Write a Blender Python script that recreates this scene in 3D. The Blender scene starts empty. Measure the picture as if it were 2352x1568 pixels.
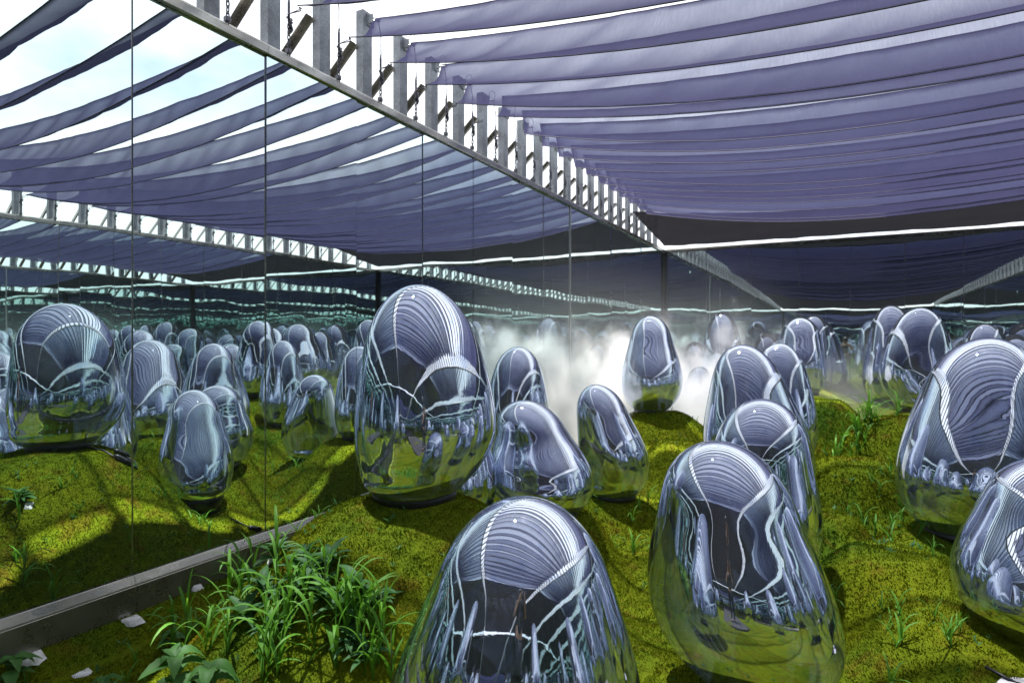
import bpy, math, random
import numpy as np
from mathutils import Vector, Matrix, noise as mnoise

random.seed(7)
rng = np.random.RandomState(7)
S = bpy.context.scene
COL = S.collection
R = math.radians

# ------------------------------------------------------------------ camera, world, sun, exposure
EYE = 1.56
FPX, CXP, CYP = 1440.0, 1176.0, 784.0        # focal length and centre, for a frame 2352 wide
YAW = math.atan(758.0 / FPX)
SN, CS = math.sin(YAW), math.cos(YAW)
cam_d = bpy.data.cameras.new('camera')
cam = bpy.data.objects.new('camera', cam_d); COL.objects.link(cam)
cam.location = (0, 0, EYE); cam.rotation_euler = (R(90), 0, YAW)
cam_d.lens = 36.0 * FPX / 2352.0; cam_d.sensor_width = 36.0
cam_d.clip_start = 0.02; cam_d.clip_end = 3000
cam_d.dof.use_dof = True; cam_d.dof.focus_distance = 3.2; cam_d.dof.aperture_fstop = 3.2
S.camera = cam

SUN = Vector((-0.22, 0.05, 0.97)).normalized()      # towards the sun
elev = math.asin(SUN.z); azim = math.atan2(SUN.x, SUN.y)
sun_d = bpy.data.lights.new('sun', 'SUN'); sun_d.energy = 5.0; sun_d.angle = R(1.0); sun_d.color = (1.0, 0.955, 0.88)
sun = bpy.data.objects.new('sun', sun_d); COL.objects.link(sun)
sun.rotation_euler = (-SUN).to_track_quat('-Z', 'Y').to_euler(); sun.location = (-20, 14, 34)

W = bpy.data.worlds.new('World'); S.world = W; W.use_nodes = True
nt = W.node_tree; nt.nodes.clear()
def wn(t): return nt.nodes.new(t)
sky = wn('ShaderNodeTexSky'); sky.sky_type = 'NISHITA'; sky.sun_disc = False
sky.sun_elevation = elev; sky.sun_rotation = azim % (2 * math.pi); sky.air_density = 1.0; sky.dust_density = 1.5
tc = wn('ShaderNodeTexCoord'); mp = wn('ShaderNodeMapping'); mp.inputs['Scale'].default_value = (1.6, 1.6, 3.0)
nz = wn('ShaderNodeTexNoise'); nz.inputs['Scale'].default_value = 1.7; nz.inputs['Detail'].default_value = 7; nz.inputs['Roughness'].default_value = 0.55
rp = wn('ShaderNodeValToRGB'); rp.color_ramp.elements[0].position = 0.30; rp.color_ramp.elements[1].position = 0.46
mx = wn('ShaderNodeMix'); mx.data_type = 'RGBA'
mx.inputs['B'].default_value = (5.0, 5.2, 5.4, 1)
bg = wn('ShaderNodeBackground'); bg.inputs['Strength'].default_value = 0.10
ow = wn('ShaderNodeOutputWorld')
L = nt.links.new
L(tc.outputs['Generated'], mp.inputs['Vector']); L(mp.outputs[0], nz.inputs['Vector']); L(nz.outputs['Fac'], rp.inputs['Fac'])
rp.color_ramp.elements[0].color = (.42, .42, .42, 1); L(rp.outputs['Color'], mx.inputs['Factor']); L(sky.outputs['Color'], mx.inputs['A']); L(mx.outputs['Result'], bg.inputs['Color']); L(bg.outputs[0], ow.inputs['Surface'])

S.view_settings.view_transform = 'Standard'; S.view_settings.look = 'None'
S.view_settings.exposure = 1.75; S.view_settings.gamma = 1.0; S.view_settings.use_curve_mapping = False
S.render.engine = 'CYCLES'
cy = S.cycles
cy.use_denoising = True
cy.max_bounces = 14; cy.glossy_bounces = 10; cy.diffuse_bounces = 3; cy.transmission_bounces = 4
cy.transparent_max_bounces = 24; cy.volume_bounces = 5
cy.caustics_reflective = True; cy.caustics_refractive = False; cy.sample_clamp_indirect = 4.0; cy.blur_glossy = 0.6
cy.volume_step_rate = 1.0; cy.volume_max_steps = 96

# ------------------------------------------------------------------ room constants (x right, y along the left wall)
XL, XR, YB, YN = -3.846, 5.0, 15.315, -17.685
ZM0, ZM1 = 0.133, 3.716                        # mirror bottom / top
ZT = 3.82                                      # top of the rail

def cam_xy(px, depth):
    X = (px - CXP) / FPX * depth
    return (-SN * depth + CS * X, CS * depth + SN * X)
def z_at(py, depth): return EYE - (py - CYP) / FPX * depth

# ------------------------------------------------------------------ materials
class NB:
    def __init__(s, name):
        s.m = bpy.data.materials.new(name); s.m.use_nodes = True; s.t = s.m.node_tree
        s.t.nodes.clear(); s.out = s.n('ShaderNodeOutputMaterial')
    def n(s, t, **kw):
        x = s.t.nodes.new(t)
        for k, v in kw.items():
            if hasattr(x, k): setattr(x, k, v)
            else: x.inputs[k.replace('_', ' ')].default_value = v
        return x
    def l(s, a, b): s.t.links.new(a, b)
    def coord(s, which='Object'): return s.n('ShaderNodeTexCoord').outputs[which]
    def noise(s, scale, detail=4, rough=.55, vec=None):
        x = s.n('ShaderNodeTexNoise'); x.inputs['Scale'].default_value = scale
        x.inputs['Detail'].default_value = detail; x.inputs['Roughness'].default_value = rough
        if vec is not None: s.l(vec, x.inputs['Vector'])
        return x.outputs['Fac']
    def ramp(s, fac, stops):
        x = s.n('ShaderNodeValToRGB'); e = x.color_ramp.elements
        while len(e) < len(stops): e.new(0.5)
        for i, (p, c) in enumerate(stops): e[i].position = p; e[i].color = (*c, 1) if len(c) == 3 else c
        s.l(fac, x.inputs['Fac']); return x.outputs['Color']
    def math(s, op, a, b=None):
        x = s.n('ShaderNodeMath'); x.operation = op
        for i, v in enumerate((a, b)):
            if v is None: continue
            if isinstance(v, (int, float)): x.inputs[i].default_value = v
            else: s.l(v, x.inputs[i])
        return x.outputs[0]
    def mix(s, f, a, b):
        x = s.n('ShaderNodeMix'); x.data_type = 'RGBA'
        for k, v in (('Factor', f), ('A', a), ('B', b)):
            if isinstance(v, (int, float)): x.inputs[k].default_value = v
            elif isinstance(v, tuple): x.inputs[k].default_value = (*v, 1)
            else: s.l(v, x.inputs[k])
        return x.outputs['Result']
    def bump(s, h, strength, dist):
        x = s.n('ShaderNodeBump'); x.inputs['Strength'].default_value = strength; x.inputs['Distance'].default_value = dist
        s.l(h, x.inputs['Height']); return x.outputs['Normal']
    def pbsdf(s, col, rough=.5, metal=0, normal=None, **kw):
        x = s.n('ShaderNodeBsdfPrincipled')
        for k, v in (('Base Color', col), ('Roughness', rough), ('Metallic', metal)):
            if isinstance(v, (int, float)): x.inputs[k].default_value = v
            elif isinstance(v, tuple): x.inputs[k].default_value = (*v, 1)
            else: s.l(v, x.inputs[k])
        for k, v in kw.items(): x.inputs[k.replace('_', ' ')].default_value = v
        if normal is not None: s.l(normal, x.inputs['Normal'])
        return x.outputs[0]
    def mixsh(s, f, a, b):
        x = s.n('ShaderNodeMixShader')
        if isinstance(f, (int, float)): x.inputs[0].default_value = f
        else: s.l(f, x.inputs[0])
        s.l(a, x.inputs[1]); s.l(b, x.inputs[2]); return x.outputs[0]
    def done(s, sh): s.l(sh, s.out.inputs['Surface']); return s.m

M = {}
# tinted wall mirror with the slow ripple of thin sheet
b = NB('wall_mirror'); pos = b.n('ShaderNodeNewGeometry').outputs['Position']
mpn = b.n('ShaderNodeMapping'); mpn.inputs['Scale'].default_value = (1, 1, 1.7); b.l(pos, mpn.inputs['Vector'])
h = b.noise(0.75, 1.5, .4, mpn.outputs[0])
g = b.n('ShaderNodeBsdfGlossy'); g.inputs['Roughness'].default_value = 0.0
g.inputs['Color'].default_value = (.70, .80, .785, 1); b.l(b.bump(h, 1.0, .0022), g.inputs['Normal'])
dust = b.n('ShaderNodeBsdfDiffuse'); dust.inputs['Color'].default_value = (.30, .32, .33, 1)
dn = b.ramp(b.noise(3.0, 6, .7, pos), [(.35, (.012, .012, .012)), (.75, (.035, .035, .035))])
M['mirror'] = b.done(b.mixsh(dn, g.outputs[0], dust.outputs[0]))

# half-mirror film of the ovoids
b = NB('mirror_film'); oc = b.coord()
h1 = b.noise(7.0, 2, .5, oc)
wv = b.noise(38.0, 2, .5, oc)
hh = b.math('ADD', h1, b.math('MULTIPLY', wv, .06))
nrm = b.bump(hh, 1.0, .0005)
g = b.n('ShaderNodeBsdfGlossy'); g.inputs['Color'].default_value = (.81, .87, 1.0, 1); g.inputs['Roughness'].default_value = 0.012
b.l(nrm, g.inputs['Normal'])
t = b.n('ShaderNodeBsdfTransparent'); t.inputs['Color'].default_value = (.60, .62, .66, 1)
lw = b.n('ShaderNodeLayerWeight'); lw.inputs['Blend'].default_value = 0.35
fac = b.math('MINIMUM', b.math('ADD', b.math('MULTIPLY', lw.outputs['Facing'], .26), .70), .97)
film = b.mixsh(fac, t.outputs[0], g.outputs[0])
haze_ = b.n('ShaderNodeBsdfDiffuse'); haze_.inputs['Color'].default_value = (.30, .31, .34, 1)
dn = b.ramp(b.noise(6, 6, .7, oc), [(.4, (.008, .008, .008)), (.8, (.04, .04, .04))])
M['film'] = b.done(b.mixsh(dn, film, haze_.outputs[0]))

# galvanised steel
b = NB('galvanised_steel'); oc = b.n('ShaderNodeNewGeometry').outputs['Position']
vo = b.n('ShaderNodeTexVoronoi'); vo.inputs['Scale'].default_value = 55; b.l(oc, vo.inputs['Vector'])
sp = b.ramp(vo.outputs['Distance'], [(0, (.15, .17, .20)), (.6, (.27, .29, .325))])
st = b.ramp(b.noise(6, 6, .65, oc), [(.35, (.55, .55, .56)), (.7, (1.05, 1.05, 1.05))])
mm = b.n('ShaderNodeMix'); mm.data_type = 'RGBA'; mm.blend_type = 'MULTIPLY'; mm.inputs['Factor'].default_value = 1
b.l(sp, mm.inputs['A']); b.l(st, mm.inputs['B'])
M['galv'] = b.done(b.pbsdf(mm.outputs['Result'], .45, .35))
# brushed steel of the rails
b = NB('brushed_steel'); oc = b.n('ShaderNodeNewGeometry').outputs['Position']
mpn = b.n('ShaderNodeMapping'); mpn.inputs['Scale'].default_value = (1.2, 1.2, 60); b.l(oc, mpn.inputs['Vector'])
sc = b.ramp(b.noise(2.0, 5, .6, mpn.outputs[0]), [(.3, (.26, .25, .23)), (.7, (.40, .39, .36))])
wear = b.ramp(b.noise(2.4, 6, .7, oc), [(.4, (.18, .18, .18)), (.75, (.45, .45, .45))])
M['steel'] = b.done(b.pbsdf(sc, wear, .9, b.bump(b.noise(30, 3, .6, oc), .15, .002)))
b = NB('rail_steel'); oc = b.n('ShaderNodeNewGeometry').outputs['Position']
M['rail'] = b.done(b.pbsdf(b.ramp(b.noise(1.8, 6, .65, oc), [(.3, (.24, .23, .20)), (.7, (.40, .38, .34))]), b.ramp(b.noise(4, 6, .7, oc), [(.4, (.22, .22, .22)), (.7, (.5, .5, .5))]), .85, b.bump(b.noise(25, 3, .6, oc), .15, .002)))
b = NB('bright_steel'); M['bright'] = b.done(b.pbsdf((.66, .65, .60), .28, .85))
b = NB('dark_steel'); oc = b.coord(); M['dark'] = b.done(b.pbsdf(b.ramp(b.noise(9, 5, .6, oc), [(.3, (.018, .019, .022)), (.7, (.05, .05, .055))]), .4, .3))
b = NB('black_plastic'); M['black'] = b.done(b.pbsdf((.012, .012, .014), .35))
b = NB('chain_steel'); M['chain'] = b.done(b.pbsdf((.12, .12, .14), .4, .7))
b = NB('wall_backing'); M['backing'] = b.done(b.pbsdf((.10, .10, .11), .7))

# shade cloth: woven mesh, partly open
def cloth(name, dif, trl, open_, tint=(1, 1, 1, 1)):
    b = NB(name); oc = b.coord()
    f = b.noise(2.2, 5, .6, oc)
    col = b.mix(f, tuple(c * .86 for c in dif), tuple(c * 1.14 for c in dif))
    at = b.n('ShaderNodeAttribute'); at.attribute_name = 'hem'
    d = b.n('ShaderNodeBsdfDiffuse'); b.l(col, d.inputs['Color'])
    uv = b.coord('UV')
    mpv = b.n('ShaderNodeMapping'); mpv.inputs['Rotation'].default_value = (0, 0, .6); mpv.inputs['Scale'].default_value = (9, 2.0, 1); b.l(uv, mpv.inputs['Vector'])
    b.l(b.bump(b.noise(1.0, 3, .5, mpv.outputs[0]), .8, .02), d.inputs['Normal'])
    tr = b.n('ShaderNodeBsdfTranslucent'); tr.inputs['Color'].default_value = (*trl, 1)
    ad = b.n('ShaderNodeAddShader'); b.l(d.outputs[0], ad.inputs[0]); b.l(tr.outputs[0], ad.inputs[1])
    tp = b.n('ShaderNodeBsdfTransparent'); tp.inputs['Color'].default_value = tint
    ge = b.n('ShaderNodeNewGeometry'); dt = b.n('ShaderNodeVectorMath'); dt.operation = 'DOT_PRODUCT'
    b.l(ge.outputs['Normal'], dt.inputs[0]); b.l(ge.outputs['Incoming'], dt.inputs[1])
    mr = b.n('ShaderNodeMapRange'); mr.interpolation_type = 'SMOOTHSTEP'; b.l(b.math('ABSOLUTE', dt.outputs['Value']), mr.inputs['Value'])
    mr.inputs['From Min'].default_value = -.04; mr.inputs['From Max'].default_value = .92      # a woven mesh closes up at a grazing angle
    mr.inputs['To Max'].default_value = open_
    wv_ = b.n('ShaderNodeMapping'); wv_.inputs['Scale'].default_value = (70, 6, 1); wv_.inputs['Rotation'].default_value = (0, 0, .25); b.l(uv, wv_.inputs['Vector'])
    wf = b.math('ADD', b.math('MULTIPLY', b.noise(1.0, 2, .6, wv_.outputs[0]), .55), .72)
    o = b.math('MULTIPLY', b.math('MULTIPLY', b.math('SUBTRACT', 1.0, at.outputs['Fac']), mr.outputs[0]), wf)
    return b.done(b.mixsh(o, ad.outputs[0], tp.outputs[0]))
M['cloth'] = cloth('shade_cloth', (.021, .021, .046), (.007, .007, .015), .50, (.84, .87, 1.0, 1))
M['net'] = cloth('black_net', (.010, .010, .012), (.004, .004, .005), .02)

# moss
def moss_colour(b, pos):
    n1 = b.noise(1.1, 6, .62, pos); n2 = b.noise(5.0, 5, .65, pos); n3 = b.noise(26.0, 3, .6, pos)
    c = b.ramp(n1, [(.26, (.075, .092, .006)), (.42, (.135, .165, .006)), (.56, (.105, .150, .007)), (.66, (.058, .112, .008)), (.78, (.040, .098, .010))])
    br = b.ramp(n2, [(.53, (0, 0, 0)), (.68, (.8, .8, .8))])
    c = b.mix(br, c, (.13, .092, .010))
    dk = b.ramp(n3, [(.3, (.84, .84, .84)), (.65, (1.08, 1.08, 1.08))])
    mm = b.n('ShaderNodeMix'); mm.data_type = 'RGBA'; mm.blend_type = 'MULTIPLY'; mm.inputs['Factor'].default_value = 1
    b.l(c, mm.inputs['A']); b.l(dk, mm.inputs['B']); return mm.outputs['Result']
b = NB('moss_bed'); pos = b.n('ShaderNodeNewGeometry').outputs['Position']
c = moss_colour(b, pos)
hb = b.math('ADD', b.noise(60, 5, .7, pos), b.math('MULTIPLY', b.noise(14, 4, .6, pos), 1.5))
M['moss'] = b.done(b.pbsdf(c, .95, 0, b.bump(hb, .9, .02), Specular_IOR_Level=.05))
b = NB('moss_fibre'); pos = b.n('ShaderNodeNewGeometry').outputs['Position']
c = moss_colour(b, pos); oi = b.n('ShaderNodeObjectInfo').outputs['Random']
v = b.ramp(oi, [(0, (.85, .85, .85)), (1, (1.2, 1.2, 1.15))])
mm = b.n('ShaderNodeMix'); mm.data_type = 'RGBA'; mm.blend_type = 'MULTIPLY'; mm.inputs['Factor'].default_value = 1
b.l(c, mm.inputs['A']); b.l(v, mm.inputs['B'])
d = b.n('ShaderNodeBsdfDiffuse'); b.l(mm.outputs['Result'], d.inputs['Color'])
tr = b.n('ShaderNodeBsdfTranslucent'); b.l(mm.outputs['Result'], tr.inputs['Color'])
M['fibre'] = b.done(b.mixsh(.2, d.outputs[0], tr.outputs[0]))
b = NB('bare_soil'); pos = b.n('ShaderNodeNewGeometry').outputs['Position']
M['soil'] = b.done(b.pbsdf(b.ramp(b.noise(3, 6, .6, pos), [(.3, (.03, .026, .02)), (.7, (.07, .06, .045))]), .9, 0, b.bump(b.noise(40, 4, .6, pos), .6, .01)))
b = NB('path_stone'); pos = b.n('ShaderNodeNewGeometry').outputs['Position']
M['path'] = b.done(b.pbsdf(b.ramp(b.noise(5, 6, .6, pos), [(.3, (.035, .033, .03)), (.7, (.075, .07, .065))]), .8, 0, b.bump(b.noise(90, 3, .6, pos), .5, .006)))
b = NB('chalk_stone'); oc = b.coord()
M['stone'] = b.done(b.pbsdf(b.ramp(b.noise(14, 6, .65, oc), [(.3, (.62, .60, .56)), (.6, (.82, .81, .79))]), .85, 0, b.bump(b.noise(22, 5, .6, oc), .8, .02)))
def leaf_mat(name, a, c2):
    b = NB(name); oi = b.n('ShaderNodeObjectInfo').outputs['Random']; oc = b.coord()
    f = b.math('ADD', b.math('MULTIPLY', oi, .6), b.math('MULTIPLY', b.noise(9, 4, .6, oc), .5))
    col = b.mix(f, a, c2)
    d = b.pbsdf(col, .58, 0, b.bump(b.noise(60, 2, .5, oc), .2, .003), Specular_IOR_Level=.35)
    tr = b.n('ShaderNodeBsdfTranslucent'); b.l(b.mix(.5, col, (.10, .22, .015)), tr.inputs['Color'])
    return b.done(b.mixsh(.35, d, tr.outputs[0]))
M['grass'] = leaf_mat('grass_leaf', (.06, .19, .014), (.125, .33, .022))
M['leaf'] = leaf_mat('broad_leaf', (.055, .16, .03), (.09, .23, .045))
M['rosette'] = leaf_mat('rosette_leaf', (.035, .12, .035), (.07, .19, .045))
b = NB('plant_stem'); M['stem'] = b.done(b.pbsdf((.07, .10, .03), .6))

# ------------------------------------------------------------------ mesh helpers
class MB:
    def __init__(s): s.v = []; s.f = []
    def add(s, vs, fs):
        o = len(s.v); s.v.extend([tuple(p) for p in vs]); s.f.extend([tuple(i + o for i in f) for f in fs]); return s
    def box(s, x0, x1, y0, y1, z0, z1, bv=0.0):
        if bv <= 0:
            vs = [(x, y, z) for z in (z0, z1) for y in (y0, y1) for x in (x0, x1)]
            return s.add(vs, [(0, 2, 3, 1), (4, 5, 7, 6), (0, 1, 5, 4), (2, 6, 7, 3), (0, 4, 6, 2), (1, 3, 7, 5)])
        # chamfered along all edges running in z and around the two caps
        def ring(i, z): return [(x0 + i + bv, y0 + i, z), (x1 - i - bv, y0 + i, z), (x1 - i, y0 + i + bv, z), (x1 - i, y1 - i - bv, z),
                                (x1 - i - bv, y1 - i, z), (x0 + i + bv, y1 - i, z), (x0 + i, y1 - i - bv, z), (x0 + i, y0 + i + bv, z)]
        rs = [ring(bv * .6, z0), ring(0, z0 + bv), ring(0, z1 - bv), ring(bv * .6, z1)]
        vs = [p for r in rs for p in r]; fs = [tuple(range(7, -1, -1)), tuple(range(24, 32))]
        for k in range(3):
            for i in range(8): fs.append((k * 8 + i, k * 8 + (i + 1) % 8, k * 8 + 8 + (i + 1) % 8, k * 8 + 8 + i))
        return s.add(vs, fs)
    def prism(s, poly, axis, a0, a1):
        n = len(poly)
        def P(p, a): return (p[0], a, p[1]) if axis == 'y' else ((a, p[0], p[1]) if axis == 'x' else (p[0], p[1], a))
        vs = [P(p, a0) for p in poly] + [P(p, a1) for p in poly]
        fs = [tuple(range(n - 1, -1, -1)), tuple(range(n, 2 * n))] + [(i, (i + 1) % n, n + (i + 1) % n, n + i) for i in range(n)]
        return s.add(vs, fs)
    def tube(s, pts, r, seg=6, closed=False):
        pts = [Vector(p) for p in pts]; n = len(pts); vs = []; fs = []
        rr = r if hasattr(r, '__len__') else [r] * n
        up = Vector((0, 0, 1))
        for i, p in enumerate(pts):
            a = pts[(i - 1) % n] if (closed or i > 0) else p
            c = pts[(i + 1) % n] if (closed or i < n - 1) else p
            d = (c - a).normalized() if (c - a).length > 1e-9 else Vector((0, 0, 1))
            e = up if abs(d.z) < .9 else Vector((1, 0, 0))
            u = d.cross(e).normalized(); w = u.cross(d)
            for k in range(seg):
                t = 2 * math.pi * k / seg; vs.append(p + u * math.cos(t) * rr[i] + w * math.sin(t) * rr[i])
        for i in range(n if closed else n - 1):
            for k in range(seg):
                j = (i + 1) % n; fs.append((i * seg + k, i * seg + (k + 1) % seg, j * seg + (k + 1) % seg, j * seg + k))
        if not closed:
            fs.append(tuple(range(seg - 1, -1, -1))); fs.append(tuple(range((n - 1) * seg, n * seg)))
        return s.add(vs, fs)
    def lathe(s, prof, seg=24, cx=0, cy=0):
        vs = []; fs = []; m = len(prof)
        for r, z in prof:
            for k in range(seg):
                t = 2 * math.pi * k / seg; vs.append((cx + r * math.cos(t), cy + r * math.sin(t), z))
        for i in range(m - 1):
            for k in range(seg):
                fs.append((i * seg + k, i * seg + (k + 1) % seg, (i + 1) * seg + (k + 1) % seg, (i + 1) * seg + k))
        fs.append(tuple(range(seg - 1, -1, -1))); fs.append(tuple(range((m - 1) * seg, m * seg)))
        return s.add(vs, fs)
    def mesh(s, name, mat, smooth=False):
        me = bpy.data.meshes.new(name); me.from_pydata(s.v, [], s.f); me.validate(); me.update()
        me.materials.append(M[mat] if isinstance(mat, str) else mat)
        if smooth: me.polygons.foreach_set('use_smooth', [True] * len(me.polygons))
        return me
    def build(s, name, mat, parent=None, smooth=False, loc=None):
        return put(name, s.mesh(name, mat, smooth), parent, loc)
def put(name, me, parent=None, loc=None):
    o = bpy.data.objects.new(name, me); COL.objects.link(o)
    if parent is not None: o.parent = parent
    if loc is not None: o.location = loc
    return o
def empty(name, loc=(0, 0, 0), rz=0):
    o = bpy.data.objects.new(name, None); COL.objects.link(o); o.location = loc; o.rotation_euler = (0, 0, rz)
    o.empty_display_size = .1; return o
def tag(o, label=None, cat=None, group=None, kind=None):
    if label: o['label'] = label
    if cat: o['category'] = cat
    if group: o['group'] = group
    if kind: o['kind'] = kind
    return o
def copy_tree(o, parent=None):
    c = o.copy(); COL.objects.link(c)
    if parent is not None: c.parent = parent
    for ch in list(o.children): copy_tree(ch, c)
    return c
ORD = ['first', 'second', 'third', 'fourth', 'fifth', 'sixth', 'seventh', 'eighth', 'ninth', 'tenth', 'eleventh', 'twelfth', 'thirteenth',
       'fourteenth', 'fifteenth', 'sixteenth', 'seventeenth', 'eighteenth', 'nineteenth', 'twentieth', 'twenty first', 'twenty second',
       'twenty third', 'twenty fourth', 'twenty fifth', 'twenty sixth', 'twenty seventh', 'twenty eighth', 'twenty ninth', 'thirtieth',
       'thirty first', 'thirty second', 'thirty third', 'thirty fourth', 'thirty fifth', 'thirty sixth', 'thirty seventh', 'thirty eighth', 'thirty ninth', 'fortieth']

# ------------------------------------------------------------------ ovoid table: pixel x, pixel top, base height, depth, width, lean dir(deg), lean, label
G_OV = 'mirrored ovoids standing in the moss garden'
OV = [
 # xpix, ytop, zbase, depth, width, lean_x, lean_y, seed, label
 (978, 665, .665, 3.45, .775, .00, .02, 1, 'tall mirrored ovoid on the mossy mound beside the left mirror wall, lamp housing visible inside'),
 (1176, 1165, -.02, 2.10, .87, .01, .02, 2, 'closest mirrored ovoid at the bottom centre, cut off by the frame edge'),
 (1702, 1030, .00, 2.75, .82, -.09, .02, 3, 'large leaning mirrored ovoid in the right foreground, front of a row of four'),
 (1738, 928, .05, 3.75, .73, .01, .02, 4, 'mirrored ovoid peeking directly over the large leaning right foreground ovoid'),
 (1740, 800, .25, 4.95, .84, -.07, .02, 5, 'conical mirrored ovoid with blue centre, third back in the right row'),
 (1792, 795, .32, 6.00, .66, .00, .02, 6, 'slim mirrored ovoid mostly hidden behind the conical blue one'),
 (1243, 928, .16, 4.72, .79, -.10, .0, 7, 'squat mirrored ovoid just right of the tall mound ovoid, with moss reflected low on it'),
 (1408, 890, .06, 5.90, .68, -.07, .0, 8, 'pale mirrored ovoid on sunlit moss in front of the glowing mist'),
 (1186, 803, .45, 6.20, .66, .00, .0, 9, 'mirrored ovoid half hidden behind the right side of the tall mound ovoid'),
 (1497, 730, .60, 8.60, .82, .00, .0, 10, 'blue mirrored ovoid alone on top of a mossy mound in the mist'),
 (1657, 720, .88, 12.0, .76, .03, .0, 11, 'misty mirrored ovoid right of the mist mound ovoid, before the back wall'),
 (1605, 845, .12, 11.3, .56, .0, .0, 12, 'small whitish ovoid almost lost in the mist behind the mist mound ovoid'),
 (1836, 733, .76, 9.60, .76, .0, .0, 13, 'mirrored ovoid with a dark round reflection, behind the right row'),
 (1862, 727, .80, 10.9, .72, .0, .0, 14, 'mirrored ovoid showing only its right rim behind the dark round reflection one'),
 (2108, 712, .60, 8.50, .93, .0, .0, 15, 'broad mirrored ovoid on the far right mound, in front of its taller neighbour'),
 (2043, 705, .62, 9.70, .74, .0, .0, 16, 'mirrored ovoid just left of and behind the broad far right one'),
 (2232, 785, .19, 4.40, .93, .06, .0, 17, 'big mirrored ovoid at the right edge standing on a low moss mound'),
 (2448, 1062, -.02, 2.90, .88, .0, .0, 18, 'mirrored ovoid cut by the lower right corner of the frame'),
 (2425, 745, .48, 6.60, .78, .0, .0, 19, 'mirrored ovoid touching the right frame edge behind the big one'),
 (1022, 938, .06, 4.45, .74, .11, .0, 20, 'low mirrored ovoid hidden behind the tall mound ovoid, seen in the left wall'),
]
OFF = [  # world x, y, base z, height, width: beyond the frame, seen in the mirrors
 (2.05, 8.3, .45, 1.35, .86), (3.1, 10.3, .5, 1.3, .84), (2.5, 6.4, .25, 1.3, .9), (4.15, 7.3, .45, 1.3, .84), (3.6, 4.8, .1, 1.25, .85),
 (2.3, 3.2, .05, 1.2, .86), (3.9, 2.4, .3, 1.3, .85), (2.6, .9, .05, 1.15, .82), (4.0, 9.2, .3, 1.2, .8), (4.1, 12.4, .6, 1.3, .8), (2.4, 12.9, .4, 1.25, .78),
 (.9, 13.6, .5, 1.3, .8), (-.3, 12.9, .6, 1.3, .76), (1.9, 11.4, .5, 1.3, .8), (2.9, 14.2, .6, 1.3, .8), (3.4, 11.2, .5, 1.25, .8), (-1.4, 14.3, .5, 1.2, .74), (-2.7, 13.7, .35, 1.2, .74), (-2.6, -1.6, .4, 1.3, .86), (-1.7, -4.3, .1, 1.2, .84), (2.7, -2.6, .3, 1.3, .86), (-2.8, -7.0, .4, 1.3, .85),
 (3.6, -5.2, .2, 1.2, .84), (2.2, -8.0, .3, 1.3, .86), (-2.4, -10.6, .3, 1.3, .8), (3.2, -12.0, .4, 1.3, .84), (-1.8, -14.5, .3, 1.3, .8),
]
EGGS = []
for xp, yt, zb, dp, w, lx, ly, sd, lab in OV:
    x, y = cam_xy(xp, dp); EGGS.append(dict(x=x, y=y, zb=zb, h=z_at(yt, dp) - zb, w=w, lx=lx, ly=ly, seed=sd, label=lab, group=G_OV))
for i, (x, y, zb, h_, w) in enumerate(OFF):
    EGGS.append(dict(x=x, y=y, zb=zb, h=h_, w=w, lx=random.uniform(-.06, .06), ly=random.uniform(-.04, .04), seed=40 + i, label=None, group=G_OV))

# ------------------------------------------------------------------ terrain
MOUNDS = []
for e in EGGS: MOUNDS.append((e['x'], e['y'], max(e['zb'], 0.0), .55 + 1.3 * max(e['zb'], 0)))
i0 = MOUNDS[0]; MOUNDS[0] = (i0[0] - .10, i0[1] - .04, i0[2] + .03, 1.46)
i0 = MOUNDS[9]; MOUNDS[9] = (i0[0] + .05, i0[1], i0[2] + .01, 1.30)
i0 = MOUNDS[16]; MOUNDS[16] = (i0[0] - .05, i0[1], i0[2] + .01, 1.15)
for xp, yp, dp, rad in ((2075, 962, 6.7, 1.15), (1960, 1062, 5.5, .75), (2050, 1275, 3.7, .75), (1890, 1180, 4.4, .5), (1890, 915, 8.6, .95), (1290, 1175, 4.9, .55), (2240, 1430, 3.0, .8), (1560, 1010, 7.4, .7), (760, 1075, 7.2, 1.0)):
    x, y = cam_xy(xp, dp); MOUNDS.append((x, y, max(z_at(yp, dp), .05), rad))
WV = [(rng.uniform(.6, 1.2) * 2 ** (k % 5), rng.uniform(0, 2 * math.pi), rng.uniform(0, 6.28)) for k in range(30)]
def base_level(x, y):
    d = np.sqrt(x ** 2 + y ** 2); t = np.clip((d - 2.0) / 2.2, 0, 1); return -.17 * t * t * (3 - 2 * t)
def terrain(x, y):
    x = np.asarray(x, float); y = np.asarray(y, float)
    acc = np.zeros_like(x)
    for mx_, my_, a, s in MOUNDS:
        a = a - float(base_level(mx_, my_))
        if a < .02: continue
        r = np.clip((np.sqrt((x - mx_) ** 2 + (y - my_) ** 2) - .18) / (s - .18), 0, 1)
        acc += (a * .5 * (1 + np.cos(math.pi * r))) ** 3.5
    hgt = acc ** (1 / 3.5) + base_level(x, y)
    n = np.zeros_like(x)
    for f, t, p in WV:
        n += np.sin(2 * math.pi * f * .55 * (x * math.cos(t) + y * math.sin(t)) + p) / f
    hgt = hgt + .0115 * n
    edge = np.clip((x - XL) / .22, 0, 1) * np.clip((XR - x) / .7, 0, 1) * np.clip((YB - y) / .7, 0, 1)
    return hgt * edge - .055 * np.clip(1 - (x - XL) / .95, 0, 1) ** 1.3
def T(x, y): return float(terrain(np.array([x]), np.array([y]))[0])
def ground_at(px, py):
    X = (px - CXP) / FPX; k = -(py - CYP) / FPX
    d = .8
    while d < 30:
        x = -SN * d + CS * X * d; y = CS * d + SN * X * d; z = EYE + k * d
        if z <= T(x, y): return x, y, T(x, y)
        d += .01
    return x, y, 0
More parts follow.
